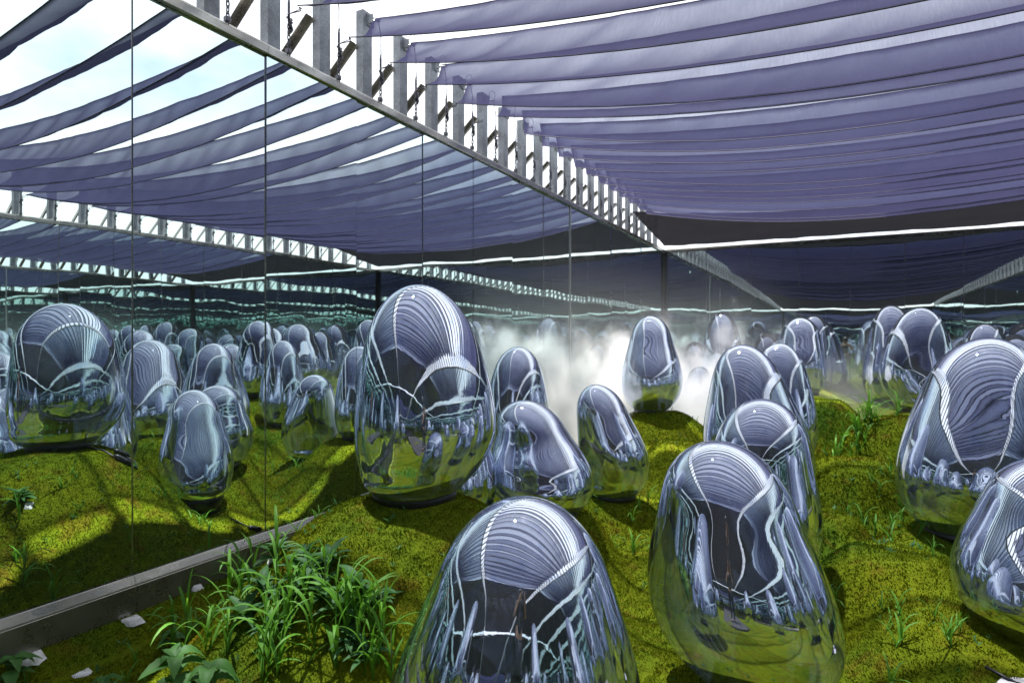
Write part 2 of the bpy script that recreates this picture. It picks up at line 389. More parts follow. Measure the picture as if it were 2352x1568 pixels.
def grid_mesh(name, x0, x1, y0, y1, step, mat, dz=0.0):
    nx = int(round((x1 - x0) / step)) + 1; ny = int(round((y1 - y0) / step)) + 1
    xs = np.linspace(x0, x1, nx); ys = np.linspace(y0, y1, ny)
    X, Y = np.meshgrid(xs, ys); Z = terrain(X, Y) + dz
    co = np.stack([X, Y, Z], -1).reshape(-1, 3)
    idx = np.arange(nx * ny).reshape(ny, nx)
    q = np.stack([idx[:-1, :-1], idx[:-1, 1:], idx[1:, 1:], idx[1:, :-1]], -1).reshape(-1, 4)
    me = bpy.data.meshes.new(name)
    me.vertices.add(len(co)); me.vertices.foreach_set('co', co.ravel())
    me.loops.add(q.size); me.loops.foreach_set('vertex_index', q.ravel().astype(np.int32))
    me.polygons.add(len(q)); me.polygons.foreach_set('loop_start', np.arange(0, q.size, 4).astype(np.int32))
    me.polygons.foreach_set('use_smooth', np.ones(len(q), bool))
    me.update(); me.validate(); me.materials.append(M[mat]); return me, co
me, _ = grid_mesh('ground', XL - .01, XR + .01, YN - .01, YB + .01, .07, 'moss')
tag(put('ground', me), kind='structure')
o = MB().box(-900, 900, -900, 900, -.9, -.62).build('outer_ground', 'soil'); tag(o, kind='structure')
o = MB().prism([(-.75, -16), (.95, -16), (.9, -6), (1.0, -2), (.95, .15), (.5, .55), (-.2, .5), (-.6, .1), (-.7, -5)], 'z', -.05, .055).build('path', 'path'); tag(o, kind='structure')

# moss fibres: geometry nodes, tiny cones on a copy of the visible bed
xm0, xm1, ym0, ym1 = XL + .005, 3.4, .6, 9.6
mme, co = grid_mesh('moss', xm0, xm1, ym0, ym1, .07, 'moss', -.004)
dist = np.sqrt(co[:, 0] ** 2 + co[:, 1] ** 2)
dens = np.clip(22000 * (3.0 / np.maximum(dist, 2.2)) ** 1.55, 3000, 28000)
fx = co[:, 0] * CS + co[:, 1] * SN; fd = -co[:, 0] * SN + co[:, 1] * CS
vis = (fd > .5) & (np.abs(fx / np.maximum(fd, .1)) < .92)
mirr_x = 2 * XL - co[:, 0]; fx2 = mirr_x * CS + co[:, 1] * SN; fd2 = -mirr_x * SN + co[:, 1] * CS
vis2 = (np.abs(fx2 / np.maximum(fd2, .1)) < .86)
dens = np.where(vis, dens, np.where(vis2, dens * .35, 0))
bsc = np.clip((dist / 3.0) ** .55, .85, 1.8)
a = mme.attributes.new('dens', 'FLOAT', 'POINT'); a.data.foreach_set('value', dens.astype(np.float32))
a = mme.attributes.new('bsc', 'FLOAT', 'POINT'); a.data.foreach_set('value', bsc.astype(np.float32))
moss = tag(put('moss', mme), 'short yellow green moss covering the ground and mounds', 'moss', kind='stuff')
ng = bpy.data.node_groups.new('moss_fibres', 'GeometryNodeTree')
ng.interface.new_socket('Geometry', in_out='INPUT', socket_type='NodeSocketGeometry'); ng.interface.new_socket('Geometry', in_out='OUTPUT', socket_type='NodeSocketGeometry')
gi = ng.nodes.new('NodeGroupInput'); go = ng.nodes.new('NodeGroupOutput')
dp_ = ng.nodes.new('GeometryNodeDistributePointsOnFaces'); dp_.inputs['Seed'].default_value = 3
na = ng.nodes.new('GeometryNodeInputNamedAttribute'); na.data_type = 'FLOAT'; na.inputs['Name'].default_value = 'dens'
nb = ng.nodes.new('GeometryNodeInputNamedAttribute'); nb.data_type = 'FLOAT'; nb.inputs['Name'].default_value = 'bsc'
cone = ng.nodes.new('GeometryNodeMeshCone'); cone.inputs['Vertices'].default_value = 3; cone.inputs['Radius Top'].default_value = .0006
cone.inputs['Radius Bottom'].default_value = .0023; cone.inputs['Depth'].default_value = .0105
sm = ng.nodes.new('GeometryNodeSetMaterial'); sm.inputs['Material'].default_value = M['fibre']
iop = ng.nodes.new('GeometryNodeInstanceOnPoints')
rv = ng.nodes.new('FunctionNodeRandomValue'); rv.data_type = 'FLOAT_VECTOR'; rv.inputs[0].default_value = (-.6, -.6, 0); rv.inputs[1].default_value = (.6, .6, 6.28)
rs = ng.nodes.new('FunctionNodeRandomValue'); rs.data_type = 'FLOAT'; rs.inputs[2].default_value = .55; rs.inputs[3].default_value = 1.35
ml = ng.nodes.new('ShaderNodeMath'); ml.operation = 'MULTIPLY'
rot = ng.nodes.new('FunctionNodeRotateRotation') if hasattr(bpy.types, 'FunctionNodeRotateRotation') else None
lk = ng.links.new
lk(gi.outputs[0], dp_.inputs['Mesh']); lk(na.outputs[0], dp_.inputs['Density']); lk(dp_.outputs['Points'], iop.inputs['Points'])
lk(cone.outputs['Mesh'], sm.inputs['Geometry']); lk(sm.outputs[0], iop.inputs['Instance'])
if rot is not None:
    rot.rotation_space = 'LOCAL'
    e2r = ng.nodes.new('FunctionNodeEulerToRotation'); lk(rv.outputs[0], e2r.inputs[0])
    lk(dp_.outputs['Rotation'], rot.inputs[0]); lk(e2r.outputs[0], rot.inputs[1]); lk(rot.outputs[0], iop.inputs['Rotation'])
else: lk(dp_.outputs['Rotation'], iop.inputs['Rotation'])
lk(rs.outputs[1], ml.inputs[0]); lk(nb.outputs[0], ml.inputs[1]); lk(ml.outputs[0], iop.inputs['Scale'])
jn = ng.nodes.new('GeometryNodeJoinGeometry'); lk(iop.outputs[0], jn.inputs[0])
lk(jn.outputs[0], go.inputs[0])
md = moss.modifiers.new('fibres', 'NODES'); md.node_group = ng

# ------------------------------------------------------------------ mirror walls
GAP = .010
POST_Y0, POST_DY = 4.60, .55
XPOST = XL - .16
def c_channel(w, d, t):     # x = depth (towards the room +), y = width along the wall, open to the outside
    return [(0, -w / 2), (d, -w / 2), (d, w / 2), (0, w / 2), (0, w / 2 - t * 2), (d - t, w / 2 - t), (d - t, -w / 2 + t), (0, -w / 2 + t * 2)]
post_me = MB().prism(c_channel(.125, .085, .006), 'z', -.55, 1.0).mesh('post', 'galv')
brk = MB(); brk.box(.0, .012, -.045, .045, -.06, .05); brk.box(.012, .07, -.045, -.033, -.05, .03)
brk_me = brk.mesh('bracket', 'galv')
bl = MB(); bl.tube([(.0, 0, 0), (.035, 0, -.002), (.115, 0, -.014)], [.022, .014, .012], 8); bl.lathe([(.02, -.012), (.02, .012)], 6)
bolt_me = bl.mesh('bolt', 'bright', True)
lp = MB(); lp.tube([(.09 + .05 * math.sin(t), .02 + .012 * math.sin(t * 2), .05 - .058 * math.cos(t)) for t in [2 * math.pi * k / 14 for k in range(14)]], .003, 4, True)
loop_me = lp.mesh('wire_loop', 'chain', True)
st = MB()
a0 = Vector((-.01, -.045, .70)); a1 = Vector((-.95, -.045, -.12)); dd = (a1 - a0).normalized(); nn = Vector((-dd.z, 0, dd.x))
for off, th, y0, y1 in ((0, .006, -.04, .04), (0, .055, .034, .04)):
    q = [a0 + nn * off, a1 + nn * off, a1 + nn * (off + th), a0 + nn * (off + th)]
    st.prism([(p.x, p.z) for p in q], 'y', y0 * .75 - .098, y1 * .75 - .098)
brace_me = st.mesh('brace', 'steel')

def mirror_wall(name, label, frame, length, posts=None, flip=False, bright_seams=()):
    """wall built along local +y with its mirror face at local x = 0 facing +x, then placed by frame"""
    w = empty(name, frame[0], frame[1]); tag(w, label, 'wall')
    n = int(round(length)); pm = []
    for k in range(n):
        y0, y1 = k * 1.0 + GAP / 2, k * 1.0 + 1 - GAP / 2
        m = MB(); m.box(-.014, 0, -.5 + GAP / 2, .5 - GAP / 2, ZM0 + .002, ZM1 - .002)
        if k < 2: pm.append(m.mesh('mirror_panel', 'mirror'))
        o = put('mirror_panel', pm[k % 2], w, (0, (y0 + y1) / 2, 0))
        rr = random.Random(k * 17 + hash_name(name))
        o.rotation_euler = (0, R(rr.gauss(0, .07)), R(rr.gauss(0, .10)))
    sm_ = MB(); sm_.box(-.02, -.009, -.012, .012, ZM0, ZM1); seam_me = sm_.mesh('seam_strip', 'steel')
    sb_ = MB(); sb_.box(-.02, .006, -.016, .016, ZM0, ZM1, .003); seamb_me = sb_.mesh('seam_strip', 'bright')
    se_ = MB(); se_.box(-.02, -.004, -.005, .005, ZM0, ZM1); seame_me = se_.mesh('seam_strip', 'steel')
    for k in range(1, n):
        put('seam_strip', seamb_me if k in bright_seams else (seame_me if k % 2 else seam_me), w, (0, k * 1.0, 0))
    MB().box(-.09, -.03, 0, length, .0, ZM1 + .05).build('backing', 'backing', w)
    # base rail: sloped lip, groove, kick face; jointed every 2.5 m
    k0 = 0.0
    while k0 < length - .01:
        k1 = min(k0 + 2.5, length)
        m = MB()
        m.prism([(-.03, -.3), (.045, -.3), (.045, .072), (.040, .077), (-.03, .077)], 'y', k0 + .0015, k1 - .0015)
        m.build('base_rail', 'rail', w)
        m = MB(); m.prism([(-.03, .081), (.034, .081), (.036, .086), (.016, .127), (.012, .131), (-.03, .131)], 'y', k0 + .0015, k1 - .0015)
        m.build('rail_lip', 'rail', w)
        m = MB(); m.prism([(-.02, .0775), (.043, .0775), (.043, .0805), (-.02, .0805)], 'y', k0, k1); m.build('rail_bead', 'bright', w)
        k0 = k1
    # top rail
    k0 = 0.0
    while k0 < length - .01:
        k1 = min(k0 + 3.0, length)
        m = MB(); m.prism([(-.16, ZM1 + .01), (-.03, ZM1 + .01), (-.03, ZM1 + .002), (.032, ZM1 + .002), (.036, ZM1 + .006), (.036, ZM1 + .060), (.03, ZM1 + .066), (-.16, ZM1 + .066)], 'y', k0 + .001, k1 - .001)
        m.build('top_rail', 'steel', w)
        m = MB(); m.prism([(-.12, ZM1 + .069), (.018, ZM1 + .069), (.022, ZM1 + .073), (.022, ZM1 + .080), (.014, ZM1 + .084), (-.12, ZM1 + .084)], 'y', k0 + .001, k1 - .001)
        m.build('rail_cap', 'bright', w)
        k0 = k1
    if posts:
        for y in posts:
            p = put('post', post_me, w, (-.20, y, ZM1 - .05 + .0))
            put('bracket', brk_me, p, (.0855, .03, .93)); put('bolt', bolt_me, p, (.09, .03, .915))
            q = put('wire_loop', loop_me, p, (.06, .03, .93))
            put('brace', brace_me, w, (-.20, y, ZM1 - .05))
    return w
def hash_name(s): return sum(ord(c) * (i + 3) for i, c in enumerate(s))
NP = [POST_Y0 + POST_DY * k for k in range(-40, 20)]
posts_l = [y - YN for y in NP if YN + .3 < y < YB - .1]
mirror_wall('mirror_wall', 'long mirror wall on the left with steel posts along its top', ((XL, YN, 0), 0), YB - YN, posts_l, bright_seams=(27,))
# right wall: rotate by 180 deg, local y runs from the back towards the camera
mirror_wall('mirror_wall', 'mirror wall on the right side, outside the frame and seen only in reflections', ((XR, YB, 0), math.pi), YB - YN, [YB - y for y in NP if YN + .3 < y < YB - .1])
LB = XR - XL
def end_wall(label, frame):
    w = mirror_wall('mirror_wall', label, frame, math.floor(LB))
    return w
# back wall faces -y: local x -> -y, local y -> +x  (rotation -90)
wb = end_wall('dark mirror wall across the back under the black net', ((XL, YB, 0), -math.pi / 2))
wn_ = end_wall('mirror wall closing the near end behind the camera', ((XR, YN, 0), math.pi / 2))
for w in (wb, wn_):      # last narrow panel
    rest = LB - math.floor(LB); y0 = math.floor(LB)
    MB().box(-.014, 0, y0 + GAP / 2, LB, ZM0 + .002, ZM1 - .002).build('mirror_panel', 'mirror', w)
    MB().box(-.09, -.03, y0 + .001, LB, 0, ZM1 + .05).build('backing', 'backing', w)
    MB().box(-.16, .036, y0 + .001, LB, ZM1 + .002, ZM1 + .09).build('top_rail', 'bright', w)
for x, y, lab in ((XL + .035, YB - .035, 'dark steel post filling the back left corner of the mirror walls'), (XR - .035, YB - .035, 'dark steel post filling the back right corner of the mirror walls'),
             (XL + .035, YN + .035, 'dark steel post in the near left mirror corner'), (XR - .035, YN + .035, 'dark steel post in the near right mirror corner')):
    e = empty('corner_post', (x, y, 0)); tag(e, lab, 'post')
    MB().box(-.034, .034, -.034, .034, 0, ZM1, .006).build('shaft', 'dark', e)
    MB().box(-.05, .05, -.05, .05, -.2, .06, .006).build('foot', 'steel', e)

# ------------------------------------------------------------------ shade strips
def sag(x):
    t = (x - XL) / (XR - XL); return 4 * t * (1 - t)
def make_strip(y_bolt, seed):
    NX, NV = 84, 10
    rr = random.Random(seed); off = rr.uniform(0, 100)
    s0 = .34 + rr.uniform(-.06, .06); jit = rr.uniform(-.012, .012); narrow = rr.uniform(.10, .30) if y_bolt > 7.0 else 0.0  # far strips made narrower on the left so added sun slits light the mist
    x_up0, x_lo0 = XL - .05, XL + .17; x_up1, x_lo1 = XR + .05, XR - .17
    if y_bolt > 6.5: x_up0 += .16; x_lo0 += .20  # left ends pulled in from the wall to widen the sunbeam on the mist
    vs = []; hem = []; uvs = []
    for i in range(NX + 1):
        t = i / NX
        tt = t
        for j in range(NV + 1):
            v = j / NV                                  # 0 lower edge, 1 upper edge
            x = (x_lo0 * (1 - v) + x_up0 * v) * (1 - tt) + (x_lo1 * (1 - v) + x_up1 * v) * tt
            sg = 4 * t * (1 - t)
            nar = 1.0 - narrow * max(0, min(1, (1.2 - x) / 2.2))
            y = y_bolt + jit - (1 - v) * (.60 + .01 * sg) * nar
            z = 4.60 - (1 - v) * (.48 + .14 * sg) - s0 * sg
            # belly between the edges, and diagonal pulls from the upper hem
            belly = math.sin(math.pi * v) * .055
            wq = mnoise.noise(Vector((x * 3.4 + (1 - v) * 1.6 + off, v * .9, off))) * .5 + mnoise.noise(Vector((x * 7.5 + (1 - v) * 3.0 + off, v * 1.2 + 9, off))) * .28
            amp = .075 * (.15 + v) * min(1, 6 * (1 - v) + .12, 6 * v + .15)
            k = belly * -1 + wq * amp
            z += k * .80; y += -k * .58
            vs.append((x, y, z)); hem.append(1.0 if j in (0, NV) or i in (0, NX) else 0.0); uvs.append((x, v * .8))
    fs = [(i * (NV + 1) + j, (i + 1) * (NV + 1) + j, (i + 1) * (NV + 1) + j + 1, i * (NV + 1) + j + 1) for i in range(NX) for j in range(NV)]
    me = bpy.data.meshes.new('shade_cloth'); me.from_pydata(vs, [], fs); me.materials.append(M['cloth'])
    me.polygons.foreach_set('use_smooth', [True] * len(me.polygons))
    at = me.attributes.new('hem', 'FLOAT', 'POINT'); at.data.foreach_set('value', hem)
    uv = me.uv_layers.new(name='UVMap')
    for l in me.loops: uv.data[l.index].uv = uvs[l.vertex_index]
    lo = [vs[i * (NV + 1)] for i in range(NX + 1)]; up = [vs[i * (NV + 1) + NV] for i in range(NX + 1)]
    return me, lo, up
b = NB('cloth_hem'); M['hem'] = b.done(b.pbsdf((.045, .044, .07), .8))
KS = list(range(-15, 16))
GS = 'shade cloth strips slung across the garden'
CORN = {}
for k in KS:
    yb = POST_Y0 + .03 + POST_DY * k
    me, lo, up = make_strip(yb, k + 50)
    e = empty('shade_strip', (0, 0, 0)); idx = KS[-1] - k
    tag(e, 'purple grey shade cloth strip, %s from the black net at the back' % (ORD[idx] if idx else 'nearest and first'), 'shade cloth', GS)
    put('cloth', me, e)
    MB().tube(lo, .0055, 5).build('lower_hem', 'hem', e, True)
    MB().tube(up, .0045, 5).build('upper_hem', 'hem', e, True)
    CORN[k] = (lo[0], up[0], lo[-1], up[-1])

# tension chains: wire from each bolt, turnbuckle, chain to the wall top, cord to the next strip's corner
def chain_proto():
    e = empty('tension_chain')
    x, zt, z0 = XL + .02, 4.56, ZM1 + .10
    m = MB(); m.tube([(x - .03, .03, zt), (x, .02, zt - .12), (x + .004, .02, 4.22)], .0035, 4); m.tube([(x - .03, .035, zt), (x + .012, .03, zt - .2), (x + .01, .022, 4.2)], .003, 4); m.build('wire', 'chain', e, True)
    m = MB(); m.tube([(x + .004, .02, 4.24), (x + .004, .02, 4.20), (x + .004, .02, 4.06), (x + .004, .02, 4.02)], [.005, .011, .011, .005], 6); m.build('turnbuckle', 'chain', e, True)
    m = MB(); z = 4.035; i = 0
    while z > z0:
        ring = []
        for q in range(10):
            t = 2 * math.pi * q / 10; a_, b_ = .012 * math.cos(t), .030 * math.sin(t)
            ring.append((x + .004 + (a_ if i % 2 else 0), .02 + (0 if i % 2 else a_), z - .02 + b_))
        m.tube(ring, .0052, 5, True); z -= .042; i += 1
    m.build('chain', 'chain', e, True)
    m = MB(); m.tube([(x + .02, .03, 4.07), (x + .03, .0, 4.04), (x + .01, .045, 4.0), (x + .025, .01, 3.96)], .014, 5); m.tube([(x - .01, .01, 4.09), (x + .02, .04, 4.05), (x - .015, .03, 4.0)], .009, 5); m.build('knot', 'chain', e, True)
    ax, ay, az = XL + .175, -.02, 4.11
    m = MB(); m.tube([(x + .01, .02, 4.0), (x + .03, -.015, 4.09), (ax - .01, ay + .03, az - .01), (ax, ay, az)], .005, 5); m.tube([(x + .012, .02, 4.02), (x + .02, -.0, 4.10), (ax - .02, ay + .05, az + .02), (ax, ay, az)], .004, 4); m.build('cord', 'hem', e, True)
    m = MB(); m.box(x - .02, x + .018, .0, .04, ZM1 + .088, ZM1 + .125, .004); m.build('anchor', 'chain', e)
    return e
cp = chain_proto(); GC = 'tension chains between the strips and the left wall'
chains = []
for n_, k in enumerate(KS):
    c = cp if n_ == 0 else copy_tree(cp)
    c.location = (0, POST_Y0 + POST_DY * k, 0); idx = KS[-1] - k
    tag(c, 'chain tying a cloth strip to the left wall, %s from the black net' % ORD[idx], 'chain', GC); chains.append(c)
for n_, k in enumerate(KS):           # the right side mirror of the same row, turned round
    c = copy_tree(cp); c.rotation_euler = (0, 0, math.pi); c.location = (XR + XL, POST_Y0 + POST_DY * k, 0)
    tag(c, 'chain tying down a cloth strip at the right wall, outside the frame', 'chain', 'tension chains along the right wall')

def net(name, label, y0, y1, z0, z1, sg0, sg1):
    NX, NY = 60, 14; vs = []; uvs = []
    for i in range(NX + 1):
        t = i / NX; x = XL - .02 + (XR - XL + .04) * t
        for j in range(NY + 1):
            v = j / NY; s_ = 4 * t * (1 - t) * (sg0 * (1 - v) + sg1 * v)
            z = z0 * (1 - v) + z1 * v - s_ + .03 * mnoise.noise(Vector((x * 2.2, v * (y1 - y0) * 2.5, 3.3)))
            vs.append((x, y0 + (y1 - y0) * v, z)); uvs.append((x, v * (y1 - y0)))
    fs = [(i * (NY + 1) + j, (i + 1) * (NY + 1) + j, (i + 1) * (NY + 1) + j + 1, i * (NY + 1) + j + 1) for i in range(NX) for j in range(NY)]
    me = bpy.data.meshes.new(name); me.from_pydata(vs, [], fs); me.materials.append(M['net'])
    me.polygons.foreach_set('use_smooth', [True] * len(me.polygons))
    at = me.attributes.new('hem', 'FLOAT', 'POINT'); at.data.foreach_set('value', [0.0] * len(vs))
    uv = me.uv_layers.new(name='UVMap')
    for l in me.loops: uv.data[l.index].uv = uvs[l.vertex_index]
    return tag(put(name, me), label, 'netting')
net('shade_net', 'black shade net between the last cloth strip and the back wall', 12.7, YB + .05, 4.26, 3.89, .30, .03)
net('shade_net', 'black shade net over the near end behind the camera', YN - .05, POST_Y0 - 15 * .55 - .7, 3.95, 4.2, .05, .3)

# ------------------------------------------------------------------ ovoids
def ovoid_mesh(e):
    rr = random.Random(e['seed'] * 131 + 5)
    NT, NP_ = 72, 54
    H, Rm = e['h'], e['w'] / 2
    tm = .31; rho = rr.uniform(.58, .74); av = rr.uniform(.25, .31); waist = rr.uniform(.0, .07)
    if e['seed'] == 1: rho, av, waist = .82, .36, .0
    if e['seed'] == 2: rho, av, waist = .70, .30, .02
    if e['seed'] in (5, 8): rho, av = .56, .24
    base = rr.uniform(.50, .60)
    dents = []
    for q in range(7):
        ph = rr.uniform(0, 6.28); zt = rr.uniform(-.4, .42)
        s = (math.cos(ph) * math.sqrt(1 - zt * zt), math.sin(ph) * math.sqrt(1 - zt * zt), zt)
        dents.append((Vector(s), rr.uniform(.45, .78), rr.choice((-1, -1, 1)) * rr.uniform(.06, .15)))
    # one broad hollow that faces the camera side, as the film sags between its seams
    tc_ = Vector((-e['x'] + rr.uniform(-.5, .5), -e['y'] + rr.uniform(-.5, .5), rr.uniform(.1, .6))).normalized()
    dents.append((tc_, .62, -rr.uniform(.06, .12)))
    def prof(t):
        if t < tm: return math.sqrt(max(0, 1 - ((t - tm) / .37) ** 2))
        best = 0
        for q in range(25):
            f = q / 24; cc = tm * (1 - f) + (1 - av) * f; ra = 1 * (1 - f) + rho * f; vv = .37 * (1 - f) + av * f
            best = max(best, ra * ra * (1 - ((t - cc) / vv) ** 2))
        el = math.sqrt(max(0, 1 - ((t - tm) / (1 - tm)) ** 2))
        return (.42 * math.sqrt(max(best, 0)) + .58 * el) * (1 - waist * math.exp(-.5 * ((t - .68) / .10) ** 2))
    base = prof(0.0)
    vs = []; fs = []
    for j in range(NP_ + 1):
        a_ = math.pi * j / NP_; t = (1 - math.cos(a_)) / 2
        t = t if t > 0 else 0
        for i in range(NT):
            ph = 2 * math.pi * i / NT
            r = prof(t) if j not in (NP_,) else 0.0
            d = Vector((math.cos(ph) * r, math.sin(ph) * r, (t - tm) / (1 - tm if t > tm else tm))).normalized() if (r > 0 or t != tm) else Vector((0, 0, 1))
            k = 1.0
            for s, w_, am in dents:
                c = max(-1, min(1, d.dot(s))); an = math.acos(c); k += am * math.exp(-.5 * (an / w_) ** 2)
            k = 1 + (k - 1) * min(1, t / .12)
            x = Rm * r * math.cos(ph) * k; y = Rm * r * math.sin(ph) * k
            z = H * tm + (t - tm) * H * (1 + (k - 1) * .45 * (1 if t > tm else 0))
            x += e['lx'] * CS * 4 * (t - .3) * H * .5; y += e['lx'] * SN * 4 * (t - .3) * H * .5 + e['ly'] * (t - .3) * H
            vs.append((x, y, z))
    for j in range(NP_):
        for i in range(NT):
            fs.append((j * NT + i, j * NT + (i + 1) % NT, (j + 1) * NT + (i + 1) % NT, (j + 1) * NT + i))
    zt = max(v[2] for v in vs); f = H / zt
    dx, dy = (CS, SN) if e['label'] is None else (e['y'] / math.hypot(e['x'], e['y']), -e['x'] / math.hypot(e['x'], e['y']))
    pr = [x * dx + y * dy for x, y, z in vs]; lo_, hi_ = min(pr), max(pr); g_ = e['w'] / (hi_ - lo_); mid = (lo_ + hi_) / 2
    vs = [((x - dx * mid) * g_, (y - dy * mid) * g_, z * f) for x, y, z in vs]
    if e['seed'] == 1: vs = [(x + (x * SN * -1 + y * CS) * .14 * -SN, y + (x * SN * -1 + y * CS) * .14 * CS, z) for x, y, z in vs]
    n0 = NT; bx = sum(v[0] for v in vs[:n0]) / n0; by = sum(v[1] for v in vs[:n0]) / n0
    me = bpy.data.meshes.new('shell'); me.from_pydata(vs, [], fs); me.validate()
    me.materials.append(M['film']); me.polygons.foreach_set('use_smooth', [True] * len(me.polygons)); me.update()
    return me, base * Rm * g_, bx, by
for e in EGGS:
    gz = T(e['x'], e['y']); o = empty('mirrored_ovoid', (e['x'], e['y'], gz))
    e['z'] = gz; e['h'] += (e['zb'] - gz) if e['label'] else 0
    tag(o, e['label'] or 'mirrored ovoid outside the frame, seen only in reflections', 'ovoid', e['group'])
    me, rb, bx, by = ovoid_mesh(e)
    put('shell', me, o, (0, 0, .03))
    bp = MB().lathe([(rb * .9, -.10), (rb * 1.0, -.02), (rb * 1.04, .012), (rb * 1.03, .03), (rb * .99, .040)], 40).build('base_plate', 'black', o, True, (bx, by, 0))
    m = MB(); a_ = .105
    m.lathe([(a_, .045), (a_, .21), (a_ * .72, .255), (.01, .256)], 8)
    lh = m.build('lamp_housing', 'dark', o, False, (bx, by, 0))
    for q in range(4):
        t = math.pi / 2 * q + .39
        MB().box(-.03, .03, -.006, .006, .045, .12, .004).build('clamp', 'black', lh, loc=(math.cos(t) * .17, math.sin(t) * .17, 0))

# ------------------------------------------------------------------ stones, pipe, cables, box
def stone(px, py, rx, ry, label, seed):
    x, y, z = ground_at(px, py); rr = random.Random(seed); n = 14
    pr = [(rx * rr.uniform(.75, 1.12) * math.cos(2 * math.pi * k / n), ry * rr.uniform(.72, 1.12) * math.sin(2 * math.pi * k / n)) for k in range(n)]
    vs = []; fs = []
    for s_, zz in ((1.3, -.03), (1.0, .0), (.88, .007), (.45, .008)):
        for a_, b_ in pr: vs.append((a_ * s_, b_ * s_, zz + rr.uniform(-.002, .003)))
    for k in range(3):
        for i in range(n): fs.append((k * n + i, k * n + (i + 1) % n, (k + 1) * n + (i + 1) % n, (k + 1) * n + i))
    vs.append((0, 0, .008)); c = len(vs) - 1
    for i in range(n): fs.append((3 * n + i, 3 * n + (i + 1) % n, c))
    o = MB().add(vs, fs).build('white_stone', 'stone', None, True, (x, y, z - .004)); o.rotation_euler = (0, 0, YAW + rr.uniform(-.3, .3))
    tag(o, label, 'stone', 'white stones set in the moss along the rail'); return o
stone(440, 1345, .062, .042, 'flat white stone in the moss by the black pipe stub, nearest the steel rail', 1)
stone(295, 1422, .066, .05, 'flat white stone in the moss between the rail and the tall grass', 2)
stone(68, 1507, .068, .062, 'white stone near the left frame edge under a small weed', 3)
stone(182, 1543, .075, .05, 'lowest white stone in the bottom left, half under the broad leaf weed', 4)
stone(632, 1283, .04, .03, 'small white stone partly hidden by weeds at the foot of the mound', 5)
stone(2345, 1562, .10, .05, 'white stone at the lower right corner of the frame', 6)
x, y, z = ground_at(428, 1336)
o = MB().tube([(-.06, 0, .012), (0, 0.01, .014), (.06, .005, .012)], .011, 8).build('pipe_stub', 'black', None, True, (x, y, z)); o.rotation_euler = (0, 0, YAW + .35)
tag(o, 'short black pipe stub beside the white stone near the rail', 'pipe')
def cable(name, label, pts, plugs):
    o = empty(name, pts[0]); tag(o, label, 'cable'); p0 = Vector(pts[0])
    MB().tube([Vector(p) - p0 for p in pts], .007, 6).build('cord', 'black', o, True)
    for a_, b_ in plugs: MB().tube([Vector(a_) - p0, Vector(a_).lerp(Vector(b_), .15) - p0, Vector(a_).lerp(Vector(b_), .85) - p0, Vector(b_) - p0], [.010, .021, .021, .012], 8).build('plug', 'black', o, True)
e1 = EGGS[0]
def gp(x, y, dz=.02): return (x, y, T(x, y) + dz)
cx_, cy_ = e1['x'] - .42, e1['y'] + .10
cable('power_cable', 'black cable with two plugs on the wall side of the tall ovoid mound', [gp(e1['x'] - .25, e1['y'] + .05), gp(cx_, cy_, .03), gp(cx_ - .08, cy_ + .06), gp(cx_ - .12, cy_ + .2), gp(cx_ - .02, cy_ + .25), gp(cx_ + .04, cy_ + .12, .03)],
      [(gp(cx_ - .06, cy_ + .05, .03), gp(cx_ - .10, cy_ + .16, .03)), (gp(cx_ + .02, cy_ + .22, .03), gp(cx_ + .03, cy_ + .10, .035))])
rx_, ry_, rz_ = ground_at(2262, 1545)
cable('power_cable', 'black cable lying by the white stone at the lower right corner', [gp(rx_, ry_), gp(rx_ + .1, ry_ - .03), gp(rx_ + .22, ry_ - .10), gp(rx_ + .32, ry_ - .12)], [(gp(rx_ + .10, ry_ - .03), gp(rx_ + .2, ry_ - .09))])
e20 = EGGS[19]
cable('power_cable', 'black plug lying beside the low hidden ovoid, seen in the left wall', [gp(e20['x'] - .35, e20['y'] + .1), gp(e20['x'] - .42, e20['y'] + .22), gp(e20['x'] - .45, e20['y'] + .36)], [(gp(e20['x'] - .42, e20['y'] + .22), gp(e20['x'] - .45, e20['y'] + .34))])

by_ = 4.75
e = empty('equipment_box', (XL + .16, by_, T(XL + .16, by_))); tag(e, 'small grey metal box standing by the rail behind the mound ovoid', 'box')
MB().box(-.07, .07, -.10, .10, -.02, .26, .008).build('case', 'galv', e)
MB().box(-.078, .078, -.108, .108, .2605, .285, .006).build('lid', 'bright', e)
MB().box(.0705, .078, -.06, .06, .05, .2, .003).build('panel', 'steel', e)

# ------------------------------------------------------------------ plants
def blade_mesh(length, width, droop, twist, n=9):
    vs = []; fs = []; ang = R(82); x = z = 0; st_ = length / n
    for i in range(n + 1):
        t = i / n; wd = width * min(1, .35 + t * 3.2) * (1 - t ** 2.6) ** .8 * .5 + .0004
        tw = twist * t
        vs += [(x, -wd * math.cos(tw), z - wd * math.sin(tw)), (x, 0, z - wd * .35), (x, wd * math.cos(tw), z + wd * math.sin(tw))]
        x += math.cos(ang) * st_; z += math.sin(ang) * st_; ang -= droop / n * (.5 + 1.3 * t)
    for i in range(n):
        for j in (0, 1): fs.append((3 * i + j, 3 * i + j + 1, 3 * i + 4 + j, 3 * i + 3 + j))
    return MB().add(vs, fs).mesh('leaf', 'grass', True)
BL = [blade_mesh(l, w, d, t) for l, w, d, t in ((.34, .024, 1.8, .3), (.42, .026, 2.2, -.4), (.28, .024, 1.0, .2), (.24, .018, .7, -.2), (.38, .020, 1.5, .6), (.30, .027, 2.4, 0))]
BLs = [blade_mesh(l, w, d, t, 6) for l, w, d, t in ((.14, .008, 1.6, .3), (.10, .007, 1.1, -.2), (.17, .008, 2.2, .3))]
